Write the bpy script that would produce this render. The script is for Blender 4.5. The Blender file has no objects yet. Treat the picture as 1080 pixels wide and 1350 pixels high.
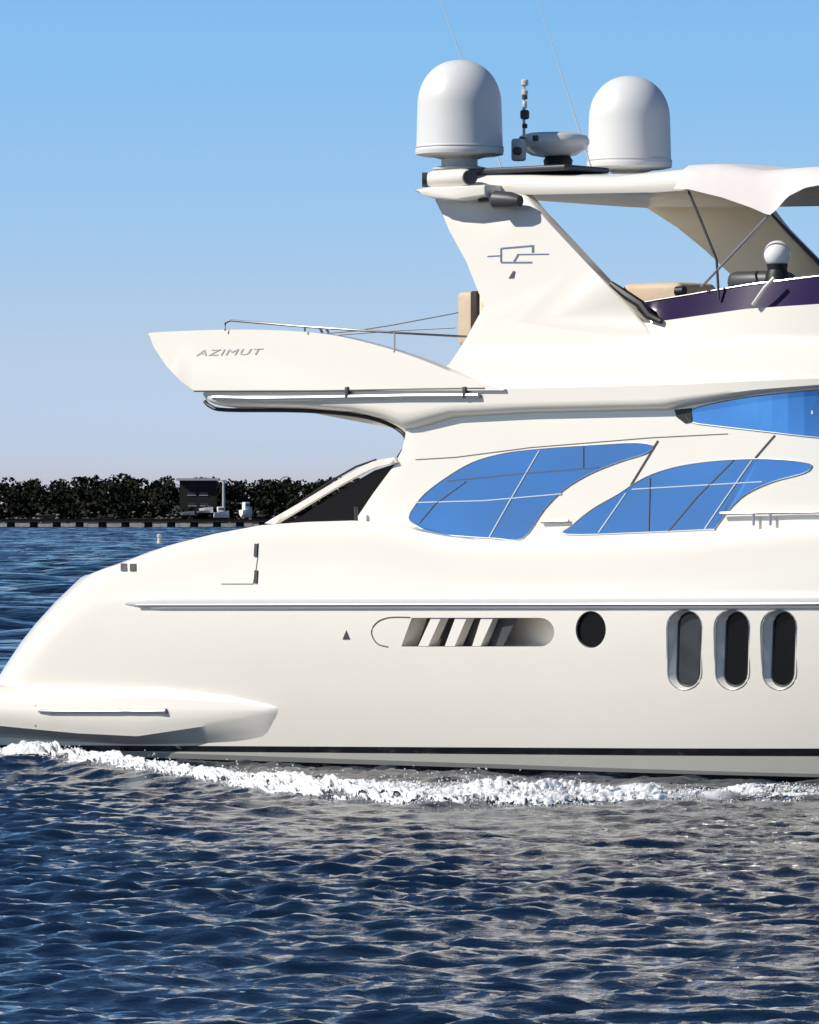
import bpy, bmesh, math, random
import numpy as np
from mathutils import Vector, Matrix
from mathutils.bvhtree import BVHTree
random.seed(7); rng = np.random.default_rng(7)
R = math.radians
scn = bpy.context.scene
COL = scn.collection

# ------------------------------------------------------------------ camera
F, CX, CYH, CAMH = 7500.0, 540.0, 680.0, 2.6       # focal length in photo pixels, horizon row, eye height
cam = bpy.data.cameras.new('camera'); camo = bpy.data.objects.new('camera', cam); COL.objects.link(camo)
camo.location = (0, 0, CAMH); camo.rotation_euler = (R(90), 0, 0)
cam.sensor_width = 36; cam.sensor_fit = 'HORIZONTAL'; cam.lens = 36 * F / 1080
cam.shift_y = 5 / 1080; cam.clip_start = 0.5; cam.clip_end = 30000
scn.camera = camo

# ------------------------------------------------------------------ light
SUN_AZ, SUN_EL = 72, 38                             # degrees to the left of the viewer's back, elevation
sv = Vector((-math.sin(R(SUN_AZ)) * math.cos(R(SUN_EL)), -math.cos(R(SUN_AZ)) * math.cos(R(SUN_EL)), math.sin(R(SUN_EL))))
sl = bpy.data.lights.new('sun', 'SUN'); sl.energy = 4.5; sl.angle = R(0.5); sl.color = (1.0, 0.935, 0.835)
so = bpy.data.objects.new('sun', sl); COL.objects.link(so); so.location = (-40, 0, 60)
so.rotation_euler = (-sv).to_track_quat('-Z', 'Y').to_euler()
w = bpy.data.worlds.new('World'); scn.world = w; w.use_nodes = True
nt = w.node_tree; bg = nt.nodes['Background']
sky = nt.nodes.new('ShaderNodeTexSky'); sky.sky_type = 'NISHITA'; sky.sun_disc = False
sky.sun_elevation = R(SUN_EL); sky.sun_rotation = math.atan2(sv.x, sv.y)
sky.air_density = 1.0; sky.dust_density = 0.6; sky.ozone_density = 1.6
tc = nt.nodes.new('ShaderNodeTexCoord'); mp = nt.nodes.new('ShaderNodeMapping')
mp.vector_type = 'VECTOR'; mp.inputs['Scale'].default_value = (1, 1, 5.0)
nt.links.new(tc.outputs['Generated'], mp.inputs['Vector']); nt.links.new(mp.outputs['Vector'], sky.inputs['Vector'])
# clear-day balance of the sky with elevation (deeper blue above, pale lavender at the horizon)
spz = nt.nodes.new('ShaderNodeSeparateXYZ'); nt.links.new(tc.outputs['Generated'], spz.inputs[0])
cr = nt.nodes.new('ShaderNodeValToRGB'); nt.links.new(spz.outputs['Z'], cr.inputs['Fac'])
stops = [(0., (.48, .50, .80)), (.012, (.58, .57, .76)), (.03, (.86, .76, .74)), (.05, (.98, 1.0, .95)), (.088, (1.02, 1.38, 1.34)), (.16, (.60, .84, .95)), (.35, (.34, .47, .56)), (1., (.34, .42, .48))]
el = cr.color_ramp.elements
while len(el) < len(stops): el.new(.5)
for e, (pz, c) in zip(el, stops): e.position = pz; e.color = (c[0] / 1.5, c[1] / 1.5, c[2] / 1.5, 1)
mu = nt.nodes.new('ShaderNodeVectorMath'); mu.operation = 'MULTIPLY'; nt.links.new(sky.outputs['Color'], mu.inputs[0]); nt.links.new(cr.outputs['Color'], mu.inputs[1])
m2 = nt.nodes.new('ShaderNodeVectorMath'); m2.operation = 'SCALE'; m2.inputs['Scale'].default_value = 1.9; nt.links.new(mu.outputs[0], m2.inputs[0])
nt.links.new(m2.outputs[0], bg.inputs['Color'])
bg.inputs['Strength'].default_value = 0.15
vs = scn.view_settings; vs.view_transform = 'Standard'; vs.look = 'None'; vs.gamma = 1; vs.exposure = 0.06

# ------------------------------------------------------------------ materials
def mat(name, col, rough=.5, metal=0., coat=0., noise=0., nscale=3., bump=0., bscale=40., spec=.5):
    m = bpy.data.materials.new(name); m.use_nodes = True
    n = m.node_tree; b = n.nodes['Principled BSDF']
    b.inputs['Base Color'].default_value = (*col, 1); b.inputs['Roughness'].default_value = rough
    b.inputs['Metallic'].default_value = metal; b.inputs['Coat Weight'].default_value = coat
    b.inputs['Specular IOR Level'].default_value = spec
    co = n.nodes.new('ShaderNodeTexCoord')
    if noise:
        t = n.nodes.new('ShaderNodeTexNoise'); t.inputs['Scale'].default_value = nscale; t.inputs['Detail'].default_value = 6
        n.links.new(co.outputs['Object'], t.inputs['Vector'])
        mx = n.nodes.new('ShaderNodeMix'); mx.data_type = 'RGBA'
        mx.inputs['A'].default_value = (*[c * (1 - noise) for c in col], 1)
        mx.inputs['B'].default_value = (*[min(1, c * (1 + noise)) for c in col], 1)
        n.links.new(t.outputs['Fac'], mx.inputs['Factor']); n.links.new(mx.outputs['Result'], b.inputs['Base Color'])
    if bump:
        t = n.nodes.new('ShaderNodeTexNoise'); t.inputs['Scale'].default_value = bscale; t.inputs['Detail'].default_value = 4
        n.links.new(co.outputs['Object'], t.inputs['Vector'])
        bp = n.nodes.new('ShaderNodeBump'); bp.inputs['Strength'].default_value = bump; bp.inputs['Distance'].default_value = .02
        n.links.new(t.outputs['Fac'], bp.inputs['Height']); n.links.new(bp.outputs['Normal'], b.inputs['Normal'])
    return m

GEL = (0.82, 0.785, 0.715)
M = dict(
    gel=mat('gelcoat', GEL, .26, 0, .5, .025, 1.3, .05, 1.2),
    steel=mat('stainless_steel', (.62, .62, .63), .22, 1., noise=.1, nscale=20),
    rail=mat('rail_vinyl', (.66, .66, .66), .4, noise=.04, nscale=6),
    rod=mat('dark_steel', (.16, .165, .18), .35, .7, noise=.1, nscale=30),
    strip=mat('steel_strip', (.42, .43, .45), .3, .6, noise=.1, nscale=30),
    black=mat('black_rubber', (.008, .008, .01), .5, noise=.2),
    dglass=mat('dark_glass', (.005, .005, .006), .12, noise=.2, nscale=2, spec=.12),
    smoke=mat('smoked_glass', (.03, .034, .04), .1, noise=.8, nscale=5, spec=.35),
    bglass=mat('blue_glass', (.05, .165, .40), .05, .6, noise=.12, nscale=.5, bump=1., bscale=.9),
    purple=mat('purple_acrylic', (.026, .013, .062), .12, noise=.5, nscale=1.5),
    mull=mat('mullion_white', (.55, .64, .74), .4, noise=.05),
    seam=mat('seam_dark', (.12, .11, .10), .6, noise=.2),
    lgrey=mat('light_grey_plastic', (.60, .60, .585), .42, noise=.05, nscale=5),
    dome=mat('radome_shell', (.72, .725, .72), .45, noise=.03, nscale=4, bump=.03, bscale=6),
    dgrey=mat('dark_grey_plastic', (.05, .052, .06), .45, noise=.2),
    canvas=mat('canvas', (.70, .66, .65), .85, noise=.07, nscale=5, bump=.5, bscale=3.2),
    beige=mat('beige_vinyl', (.60, .47, .34), .6, noise=.1, nscale=7, bump=.3, bscale=12),
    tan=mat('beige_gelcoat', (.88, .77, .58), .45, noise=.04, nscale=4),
    brown=mat('brown_strap', (.03, .014, .008), .7, noise=.2),
    decal=mat('decal_grey', (.40, .41, .41), .5, noise=.3, nscale=25),
    logo=mat('logo_blue_grey', (.10, .15, .23), .5, noise=.3, nscale=25),
    globe=mat('globe_white', (.88, .88, .87), .3, noise=.02),
    teak=mat('teak', (.30, .2, .11), .6, noise=.2, nscale=12),
)

for _x in M['bglass'].node_tree.nodes:                 # large smooth waviness only: toughened glass
    if _x.type == 'TEX_NOISE': _x.inputs['Detail'].default_value = 0
# ------------------------------------------------------------------ boat frame and pixel <-> boat helpers
TH = R(38); D0 = 60.0; HB = 2.4
XB = Vector((math.cos(TH), -math.sin(TH), 0)); YB = Vector((math.sin(TH), math.cos(TH), 0))
ORG = Vector((0, D0, 0)) + HB * YB
CAM = Vector((0, 0, CAMH))
def ray(px, py):
    d = Vector(((px - CX) / F, 1, -(py - CYH) / F))
    o = CAM - ORG
    return Vector((o.dot(XB), o.dot(YB), o.z)), Vector((d.dot(XB), d.dot(YB), d.z))
def at(px, py, y):                                   # pixel on the boat's plane Y = y (boat coordinates)
    o, d = ray(px, py); t = (y - o.y) / d.y
    return o + d * t
def proj(p):
    wv = ORG + XB * p[0] + YB * p[1] + Vector((0, 0, p[2])) - CAM
    return CX + F * wv.x / wv.y, CYH - F * wv.z / wv.y
def table(pts, y):                                   # pixel polyline -> function z(x) on plane Y = y
    q = [at(a, b, y) for a, b in pts]
    xs = [v.x for v in q]; zs = [v.z for v in q]
    return lambda x: float(np.interp(x, xs, zs))
def X(px, py, y): return at(px, py, y).x
def Z(px, py, y): return at(px, py, y).z
def water(px, py, z=0):                              # pixel on the water, world coordinates
    d = (CAMH - z) * F / (py - CYH)
    return Vector(((px - CX) / F * d, d, z))

def crom(pts, n=6, closed=False):
    P = [Vector(p) for p in pts]; out = []; N = len(P)
    rngk = range(N if closed else N - 1)
    for k in rngk:
        if closed: a, b, c, d = P[k - 1], P[k], P[(k + 1) % N], P[(k + 2) % N]
        else: a, b, c, d = P[max(k - 1, 0)], P[k], P[k + 1], P[min(k + 2, N - 1)]
        for i in range(n):
            t = i / n
            out.append(.5 * ((2 * b) + (c - a) * t + (2 * a - 5 * b + 4 * c - d) * t * t + (3 * b - a - 3 * c + d) * t ** 3))
    if not closed: out.append(P[-1])
    return out

# ------------------------------------------------------------------ object helpers
def empty(name, loc=(0, 0, 0), rz=0., label=None, cat=None, group=None):
    o = bpy.data.objects.new(name, None); COL.objects.link(o); o.location = loc; o.rotation_euler = (0, 0, rz)
    tag(o, label, cat, group); return o
def tag(o, label=None, cat=None, group=None, kind=None):
    if label: o['label'] = label
    if cat: o['category'] = cat
    if group: o['group'] = group
    if kind: o['kind'] = kind
    return o
def link(name, bm, m, parent=None, smooth=35):
    bmesh.ops.remove_doubles(bm, verts=bm.verts, dist=1e-5)
    bmesh.ops.recalc_face_normals(bm, faces=bm.faces)
    me = bpy.data.meshes.new(name); bm.to_mesh(me); bm.free()
    for mm in (m if isinstance(m, (list, tuple)) else [m]): me.materials.append(mm)
    if smooth:
        me.polygons.foreach_set('use_smooth', [True] * len(me.polygons)); me.set_sharp_from_angle(angle=R(smooth))
    o = bpy.data.objects.new(name, me); COL.objects.link(o); o.parent = parent
    return o
def frame(d):
    d = d.normalized(); a = Vector((0, 0, 1)) if abs(d.z) < .9 else Vector((1, 0, 0))
    u = d.cross(a).normalized(); return u, u.cross(d).normalized()
def tube(bm, pts, r, n=10, cap=True):
    pts = [Vector(p) for p in pts]; rings = []
    rr = r if isinstance(r, (list, tuple)) else [r] * len(pts)
    for i, p in enumerate(pts):
        d = pts[min(i + 1, len(pts) - 1)] - pts[max(i - 1, 0)]
        u, v = frame(d)
        rings.append([bm.verts.new(p + (u * math.cos(2 * math.pi * k / n) + v * math.sin(2 * math.pi * k / n)) * rr[i]) for k in range(n)])
    for a, b in zip(rings, rings[1:]):
        for k in range(n): bm.faces.new((a[k], a[(k + 1) % n], b[(k + 1) % n], b[k]))
    if cap: bm.faces.new(rings[0][::-1]); bm.faces.new(rings[-1])
def lathe(bm, c, prof, n=40, sq=1.0):                # profile of (radius, z) about a vertical axis
    c = Vector(c); rings = []
    for r, z in prof:
        rings.append([bm.verts.new(c + Vector((r * math.cos(2 * math.pi * k / n), r * math.sin(2 * math.pi * k / n) * sq, z))) for k in range(n)])
    for a, b in zip(rings, rings[1:]):
        for k in range(n): bm.faces.new((a[k], a[(k + 1) % n], b[(k + 1) % n], b[k]))
    bm.faces.new(rings[0][::-1]); bm.faces.new(rings[-1])
def rbox(bm, c, sz, bev=.03, rot=None, seg=3):
    t = bmesh.new(); bmesh.ops.create_cube(t, size=1)
    for v in t.verts: v.co = Vector((v.co.x * sz[0], v.co.y * sz[1], v.co.z * sz[2]))
    if bev: bmesh.ops.bevel(t, geom=t.edges[:] + t.verts[:], offset=bev, segments=seg, profile=.5, affect='EDGES')
    if rot is not None:
        for v in t.verts: v.co = rot @ v.co
    me = bpy.data.meshes.new('tmp')
    for v in t.verts: v.co += Vector(c)
    t.to_mesh(me); t.free(); bm.from_mesh(me); bpy.data.meshes.remove(me)
def prism(bm, poly, yfun, th, bev=0., mirror=False):
    """pixel outline on the plane(s) yfun(py), given a thickness across the boat"""
    t = bmesh.new(); fr, bk = [], []
    for a, b in [(p[0], p[1]) for p in poly]:
        y = yfun(b) if callable(yfun) else yfun
        p = at(a, b, y); s = -1 if mirror else 1
        fr.append(t.verts.new((p.x, p.y * s, p.z))); bk.append(t.verts.new((p.x, (p.y + th) * s, p.z)))
    N = len(fr); fa = t.faces.new(fr); fb = t.faces.new(bk[::-1])
    for k in range(N): t.faces.new((fr[k], bk[k], bk[(k + 1) % N], fr[(k + 1) % N]))
    if bev:
        es = list(fa.edges) + list(fb.edges)
        bmesh.ops.bevel(t, geom=es, offset=bev, segments=3, profile=.5, affect='EDGES', clamp_overlap=True)
    bmesh.ops.triangulate(t, faces=[f for f in t.faces if len(f.verts) > 4])
    me = bpy.data.meshes.new('tmp'); t.to_mesh(me); t.free(); bm.from_mesh(me); bpy.data.meshes.remove(me)
def loft(rows, cap_lo=True, cap_hi=True, well=None):
    """rows: lists of (x, y>=0, z) from stern centreline to front centreline, mirrored to both sides"""
    bm = bmesh.new(); rings = []
    for row in rows:
        near = [bm.verts.new((x, -max(y, 0), z)) for x, y, z in row]
        far = [bm.verts.new((x, max(y, 0), z)) for x, y, z in row[1:-1]]
        rings.append(near + far[::-1])
    if well:
        inset, depth = well; top = rows[-1]; n = len(top)
        for dz in (0.0, -depth):
            r = []
            for i, (x, y, z) in enumerate(top):
                a = Vector(top[max(i - 1, 0)][:2]); b = Vector(top[min(i + 1, n - 1)][:2]); d = (b - a).normalized()
                nx, ny = d.y, -d.x
                if i in (0,): nx, ny = 1, 0
                if i == n - 1: nx, ny = -1, 0
                r.append((x + nx * inset, max(y + ny * inset, 0), z + dz))
            near = [bm.verts.new((x, -y, z)) for x, y, z in r]; far = [bm.verts.new((x, y, z)) for x, y, z in r[1:-1]]
            rings.append(near + far[::-1])
    N = len(rings[0])
    for a, b in zip(rings, rings[1:]):
        for k in range(N): bm.faces.new((a[k], a[(k + 1) % N], b[(k + 1) % N], b[k]))
    if cap_lo: bm.faces.new(rings[0][::-1])
    if cap_hi: bm.faces.new(rings[-1])
    return bm
def planrow(s0, L, hw, x1, L1, zf, n=2.4, n1=2.0, nc=14, nm=50):
    """one plan outline: rounded stern at s0 (corner length L), sides hw(x), tapering over L1 to x1"""
    out = []
    for i in range(nc):
        ph = (i / nc) * math.pi / 2; c = abs(math.cos(ph)) ** (2 / n); s = abs(math.sin(ph)) ** (2 / n)
        x = s0 + L * (1 - c); out.append((x, hw(x) * s, zf(x)))
    for i in range(nm):
        x = s0 + L + (x1 - L1 - s0 - L) * i / nm; out.append((x, hw(x), zf(x)))
    for i in range(nc + 1):
        ph = (i / nc) * math.pi / 2
        x = x1 - L1 * (1 - math.sin(ph) ** (2 / n1) if n1 else 0); y = abs(math.cos(ph)) ** (2 / n1)
        out.append((x, hw(x) * y if i < nc else 0, zf(x)))
    return out
BV = {}
def surf(px, py, o):
    if o.name not in BV:
        bm = bmesh.new(); bm.from_mesh(o.data); BV[o.name] = BVHTree.FromBMesh(bm); bm.free()
    p, nn, i, d = BV[o.name].ray_cast(*[v for v in ray(px, py)])
    if p is None: raise ValueError(f'no hit {px},{py} on {o.name}')
    return p, nn
def pane(bm, poly, o, out=.006, back=.02):
    fr, bk = [], []
    for q in poly:
        p, nn = surf(q[0], q[1], o); fr.append(bm.verts.new(p + nn * out)); bk.append(bm.verts.new(p - nn * back))
    N = len(fr); f = bm.faces.new(fr); g = bm.faces.new(bk[::-1])
    for k in range(N): bm.faces.new((fr[k], bk[k], bk[(k + 1) % N], fr[(k + 1) % N]))
    bmesh.ops.triangulate(bm, faces=[f, g])
def strip(bm, line, o, wpx, out=.01):
    """a thin flat strip laid along a pixel line on the surface of o"""
    for (a, b) in zip(line, line[1:]):
        a, b = Vector(a), Vector(b); d = (b - a).normalized(); nrm = Vector((-d.y, d.x)) * wpx / 2
        n = max(1, int((b - a).length / 25))
        for k in range(n):
            p, q = a + (b - a) * (k / n), a + (b - a) * ((k + 1) / n)
            pane(bm, [p - nrm, q - nrm, q + nrm, p + nrm], o, out, .004)

# ================================================================== THE YACHT
yacht = empty('motor_yacht', ORG, -TH, 'large cream white motor yacht with blue tinted windows and two satellite domes cruising past', 'motor yacht')

# ---- hull ---------------------------------------------------------
SIL = [(-45, 1060), (-40, 985), (-22, 930), (0, 889), (25, 850), (60, 806), (85, 782), (109, 759), (131, 755), (152, 749), (145, 744), (147, 738)]
sil = lambda py: float(np.interp(py, [b for a, b in SIL[::-1]], [a for a, b in SIL[::-1]]))
ztop = table([(100, 757), (150, 743), (205, 722), (270, 705), (340, 692), (400, 688), (470, 686), (520, 692), (560, 704), (620, 712), (700, 713), (900, 704), (1080, 691), (1500, 655), (1900, 640)], -2.35)
zrail = table([(160, 795), (1080, 793), (1900, 792)], -2.4)
HWZ = [(-.7, 1.2), (-.3, 2.0), (0, 2.2), (.4, 2.29), (.8, 2.35), (1.2, 2.385), (1.6, 2.4), (3, 2.4)]
hwz = lambda z: float(np.interp(z, [a for a, b in HWZ], [b for a, b in HWZ]))
def bowtaper(x, xb, xm=2.0, p=2.3):
    return 1.0 if x < xm else max(0., 1 - ((x - xm) / (xb - xm)) ** p)
levels = [('z', z) for z in (-.7, -.3, 0, .2, .4, .6, .8, 1.0, 1.2, 1.4)] + [('r', 0), ('u', .12), ('u', .3), ('u', .5), ('u', .7), ('u', .86), ('u', .95), ('u', 1.)]
def hull_row(lv):
    k, v = lv
    if k == 'z': zf = lambda x: v + .0 * x; dw = 0
    elif k == 'r': zf = zrail; dw = 0
    else:
        zf = lambda x: zrail(x) + v * (ztop(x) - zrail(x)); dw = -.085 * v ** 1.6 - (.05 if v == 1. else .015 if v == .95 else 0)
    zr = zf(0); xb = 10.2 + .75 * zr
    hw = lambda x: (hwz(zf(x)) + dw) * bowtaper(x, xb)
    lo, hi = -9., -4.
    for _ in range(30):
        s0 = (lo + hi) / 2
        row = planrow(s0, 1.25, hw, xb, .25, zf, n=2.5)
        pp = min((proj((x, sg * y, z)) for x, y, z in row for sg in (-1, 1)), key=lambda q: q[0])
        if pp[0] < sil(pp[1]): lo = s0
        else: hi = s0
    return row
rows = [hull_row(l) for l in levels]
# hull paint with boot stripes measured along the length
def hull_mat():
    m = mat('hull_paint', GEL, .25, 0, .5, .02, 1.1, .05, 1.0)
    n = m.node_tree; b = n.nodes['Principled BSDF']
    src = b.inputs['Base Color'].links[0].from_socket
    co = n.nodes.new('ShaderNodeTexCoord'); sp = n.nodes.new('ShaderNodeSeparateXYZ'); n.links.new(co.outputs['Object'], sp.inputs[0])
    def below(p, q):                                 # 1 below the line through two hull pixels
        a, c = at(*p, -2.3), at(*q, -2.3); k = (c.z - a.z) / (c.x - a.x)
        m1 = n.nodes.new('ShaderNodeMath'); m1.operation = 'MULTIPLY_ADD'; n.links.new(sp.outputs['X'], m1.inputs[0])
        m1.inputs[1].default_value = k; m1.inputs[2].default_value = a.z - k * a.x
        m2 = n.nodes.new('ShaderNodeMath'); m2.operation = 'LESS_THAN'; n.links.new(sp.outputs['Z'], m2.inputs[0]); n.links.new(m1.outputs[0], m2.inputs[1])
        return m2.outputs[0]
    for (p, q, c) in (((300, 984), (1080, 988), (.006, .006, .007)), ((300, 992), (1080, 998.5), (.46, .455, .42)), ((300, 1003), (1080, 1027), (.008, .008, .009))):
        mx = n.nodes.new('ShaderNodeMix'); mx.data_type = 'RGBA'
        n.links.new(below(p, q), mx.inputs['Factor']); n.links.new(src, mx.inputs['A']); mx.inputs['B'].default_value = (*c, 1)
        src = mx.outputs['Result']
    n.links.new(src, b.inputs['Base Color'])
    return m
hull = link('hull', loft(rows, well=(.22, .45)), [hull_mat()], yacht, 40)
bpy.context.view_layer.update()
surf(600, 900, hull)                                  # tree of the uncut hull, used for everything laid on it

def capsule(cx, cy, wd, ht, n=10):
    r = wd / 2; k = ht / 2 - r; out = []
    for i in range(n + 1): a = math.pi * i / n; out.append((cx + r * math.cos(a), cy - k - r * math.sin(a)))
    for i in range(n + 1): a = math.pi + math.pi * i / n; out.append((cx + r * math.cos(a), cy + k - r * math.sin(a)))
    return out
def hcapsule(x0, x1, cy, ht, n=10):
    r = ht / 2; out = []
    for i in range(n + 1): a = -math.pi / 2 + math.pi * i / n; out.append((x1 - r + r * math.cos(a), cy + r * math.sin(a)))
    for i in range(n + 1): a = math.pi / 2 + math.pi * i / n; out.append((x0 + r + r * math.cos(a), cy + r * math.sin(a)))
    return out
def cutter(poly, depth, slope=None, back=None):
    bm = bmesh.new(); fr, bk = [], []
    ps = [surf(a, b, hull)[0] for a, b in poly]; ym = sum(p.y for p in ps) / len(ps)
    qs = ps if back is None else [surf(a, b, hull)[0] for a, b in back]
    if back is not None:                              # splayed reveal: carry the taper on past the skin
        fr = [bm.verts.new((p.x + (p.x - q.x) * 1.0, ym - depth, p.z + (p.z - q.z) * 1.0)) for p, q in zip(ps, qs)]
        bk = [bm.verts.new((q.x, ym + depth, q.z)) for q in qs]
    else:
      for p in ps: fr.append(bm.verts.new((p.x, ym - .5, p.z))); bk.append(bm.verts.new((p.x, ym + (depth if slope is None else slope[0] + slope[1] * (p.x - ps[len(ps) // 2].x)), p.z)))
    N = len(fr); bm.faces.new(fr); bm.faces.new(bk[::-1])
    for k in range(N): bm.faces.new((fr[k], bk[k], bk[(k + 1) % N], fr[(k + 1) % N]))
    return link('cutter', bm, [hull.data.materials[0]], yacht, 0), ym, qs
def flat(bm, ps, y, grow=1.0, th=.02):                # thin plate with the outline ps at lateral position y
    cx = sum(p.x for p in ps) / len(ps); cz = sum(p.z for p in ps) / len(ps); fr, bk = [], []
    for p in ps:
        x, z = cx + (p.x - cx) * grow, cz + (p.z - cz) * grow
        fr.append(bm.verts.new((x, y, z))); bk.append(bm.verts.new((x, y + th, z)))
    N = len(fr); f = bm.faces.new(fr); bm.faces.new(bk[::-1])
    for k in range(N): bm.faces.new((fr[k], bk[k], bk[(k + 1) % N], fr[(k + 1) % N]))
cuts = []
# three tall capsule windows
for i, cx in enumerate((903, 966, 1028)):
    c, ym, ps = cutter(capsule(cx, 856.5, 44, 105), .085, None, capsule(cx + 1, 856.5, 31, 97)); cuts.append(c)
    bm = bmesh.new(); flat(bm, ps, ym + .07, 1.02, .03)
    po = link('porthole', bm, M['smoke'] if i == 0 else M['dglass'], yacht, 0)
    bm = bmesh.new()
    rim = [Vector((p.x, ym + .07, p.z)) for p in ps]; tube(bm, rim + rim[:1], .012, 6, False)
    link('rim', bm, M['black'], po)
    bm = bmesh.new(); ou = [surf(a, b, hull) for a, b in capsule(cx, 856.5, 45, 106)]; ou = [p - n * .001 for p, n in ou]; tube(bm, ou + ou[:1], .007, 6, False); link('bezel', bm, M['strip'], po)
# one round porthole
circ = [(779 + 20 * math.cos(a), 830 - 24.5 * math.sin(a)) for a in np.linspace(0, 2 * math.pi, 28, endpoint=False)]
c, ym, ps = cutter(circ, .05); cuts.append(c)
bm = bmesh.new(); flat(bm, ps, ym + .038, .985, .03); po = link('porthole', bm, M['dglass'], yacht, 0)
bm = bmesh.new(); rim = [Vector((p.x, ym + .03, p.z)) for p in ps]; tube(bm, rim + rim[:1], .009, 6, False); link('rim', bm, M['black'], po)
# engine air intake with raked vanes in front of a scoop that runs out to the right
xl_, xr_ = surf(527, 833, hull)[0].x, surf(730, 833, hull)[0].x
SL = (.30, -.295 / (xr_ - xl_))
c, ym, ps = cutter([q for q in hcapsule(526, 731, 833.5, 38) if q[0] > 620] + [(529, 852.5), (543, 814.5)], .17, SL); cuts.append(c)
bm = bmesh.new()
for t0, t1, b1, b0 in ((567, 580, 564, 551), (599, 614, 599, 586), (633, 649, 633, 622)):   # raked vanes flush with the hull side
    q = [(t0, 815.2), (t1, 815.2), (b1, 851.8), (b0, 851.8)]
    pp = [surf(a, b, hull)[0] for a, b in q]
    fr = [bm.verts.new((p.x, ym + .012, p.z)) for p in pp]; bk = [bm.verts.new((p.x, ym + .15, p.z)) for p in pp]
    bm.faces.new(fr); bm.faces.new(bk[::-1])
    for j in range(4): bm.faces.new((fr[j], bk[j], bk[(j + 1) % 4], fr[(j + 1) % 4]))
intake = link('air_intake', bm, M['gel'], yacht, 0)
bm = bmesh.new()
pg = [surf(a, b, hull)[0] for a, b in [(541, 815.5), (676, 815.5), (656, 851.5), (529, 851.5)]]
fr = [bm.verts.new((p.x, ym + SL[0] + SL[1] * (p.x - xl_) - .012, p.z)) for p in pg]; bk = [bm.verts.new((v.co.x, v.co.y + .03, v.co.z)) for v in fr]
bm.faces.new(fr); bm.faces.new(bk[::-1])
for j in range(4): bm.faces.new((fr[j], bk[j], bk[(j + 1) % 4], fr[(j + 1) % 4]))
link('grille', bm, M['dgrey'], intake, 0)
bm = bmesh.new()
lip = crom([(541, 814), (515, 814), (498, 820), (490, 833), (497, 848), (512, 853)], 5)
tube(bm, [surf(a[0], a[1], hull)[0] for a in [(v.x, v.y) for v in lip]], .008, 6); link('groove', bm, M['seam'], intake)
# cut the recesses out of the hull mesh, then drop the cutters
for c in cuts:
    md = hull.modifiers.new('cut', 'BOOLEAN'); md.object = c; md.operation = 'DIFFERENCE'; md.solver = 'EXACT'
bpy.context.view_layer.update()
dg = bpy.context.evaluated_depsgraph_get()
me = bpy.data.meshes.new_from_object(hull.evaluated_get(dg)); hull.modifiers.clear(); old = hull.data; hull.data = me
me.set_sharp_from_angle(angle=R(18))
for c in cuts: bpy.data.objects.remove(c, do_unlink=True)

# rub rail, both sides
xs = np.linspace(X(166, 796, -2.4), 9.0, 70)
def railpt(x, sg, out, dz=0):
    z = zrail(x) + dz; return Vector((x, sg * (hwz(z) * bowtaper(x, 10.2 + .75 * z) + out), z))
for sg in (-1, 1):
    bm = bmesh.new(); prof = [(-.02, .085), (.02, .082), (.04, .06), (.048, .02), (.046, -.02), (.036, -.05), (.018, -.07), (-.02, -.078)]
    rings = []
    for i, x in enumerate(xs):
        k = min(1, .25 + i * .35)
        rings.append([bm.verts.new(railpt(x, sg, a * k, b * k)) for a, b in prof])
    for a, b in zip(rings, rings[1:]):
        for k in range(len(prof) - 1): bm.faces.new((a[k], a[k + 1], b[k + 1], b[k]))
    bm.faces.new(rings[0]); bm.faces.new(rings[-1][::-1])
    rr = link('rub_rail', bm, M['rail'], yacht)
    bm = bmesh.new(); tube(bm, [railpt(x, sg, .042, -.022) for x in xs[1:]], .014, 8); link('steel_strip', bm, M['strip'], rr)

# swim platform: swelling sponson that ends in a point on the hull side
ptop = table([(-150, 905), (0, 903), (200, 905), (290, 917), (362, 934)], -2.5)
pcre = table([(-150, 950), (0, 957), (100, 967), (175, 971), (260, 958), (362, 937)], -2.5)
pbot = table([(-150, 968), (0, 975), (150, 984), (300, 984), (338, 981), (362, 942)], -2.4)
xt = X(362, 935, -2.4); xa = X(60, 935, -2.5)
def plat_row(t):
    if t <= 1: zf = lambda x: pbot(x) + (pcre(x) - pbot(x)) * t
    else: zf = lambda x: pcre(x) + (ptop(x) - pcre(x)) * (t - 1)
    kk = np.interp(t, [0, 1, 1.25, 1.5, 1.75, 1.92, 2], [-.1, .95, 1., .96, .74, .35, -.1])
    def hw(x):
        u = min(1, max(0, (xt - x) / (xt - xa)))
        return hwz(zf(x)) + .26 * kk * u ** .55 - .012 * (1 - u)
    return planrow(-7.3, 1.0, hw, xt + .3, .3, zf, n=2.6, nm=60)
plat = link('swim_platform', loft([plat_row(t) for t in (0, .5, 1, 1.12, 1.25, 1.5, 1.62, 1.75, 1.85, 1.92, 2)]), M['gel'], yacht, 24)
bm = bmesh.new()
pts = [surf(x, 937.5, plat) for x in np.linspace(52, 220, 14)]
tube(bm, [p + n * .012 for p, n in pts], [.014] + [.026] * 12 + [.034], 8); link('fender_strip', bm, M['strip'], plat)
bm = bmesh.new(); strip(bm, [(47, 930), (47, 958)], plat, 2.0, .004); link('seam', bm, M['strip'], plat, 0)

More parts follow.
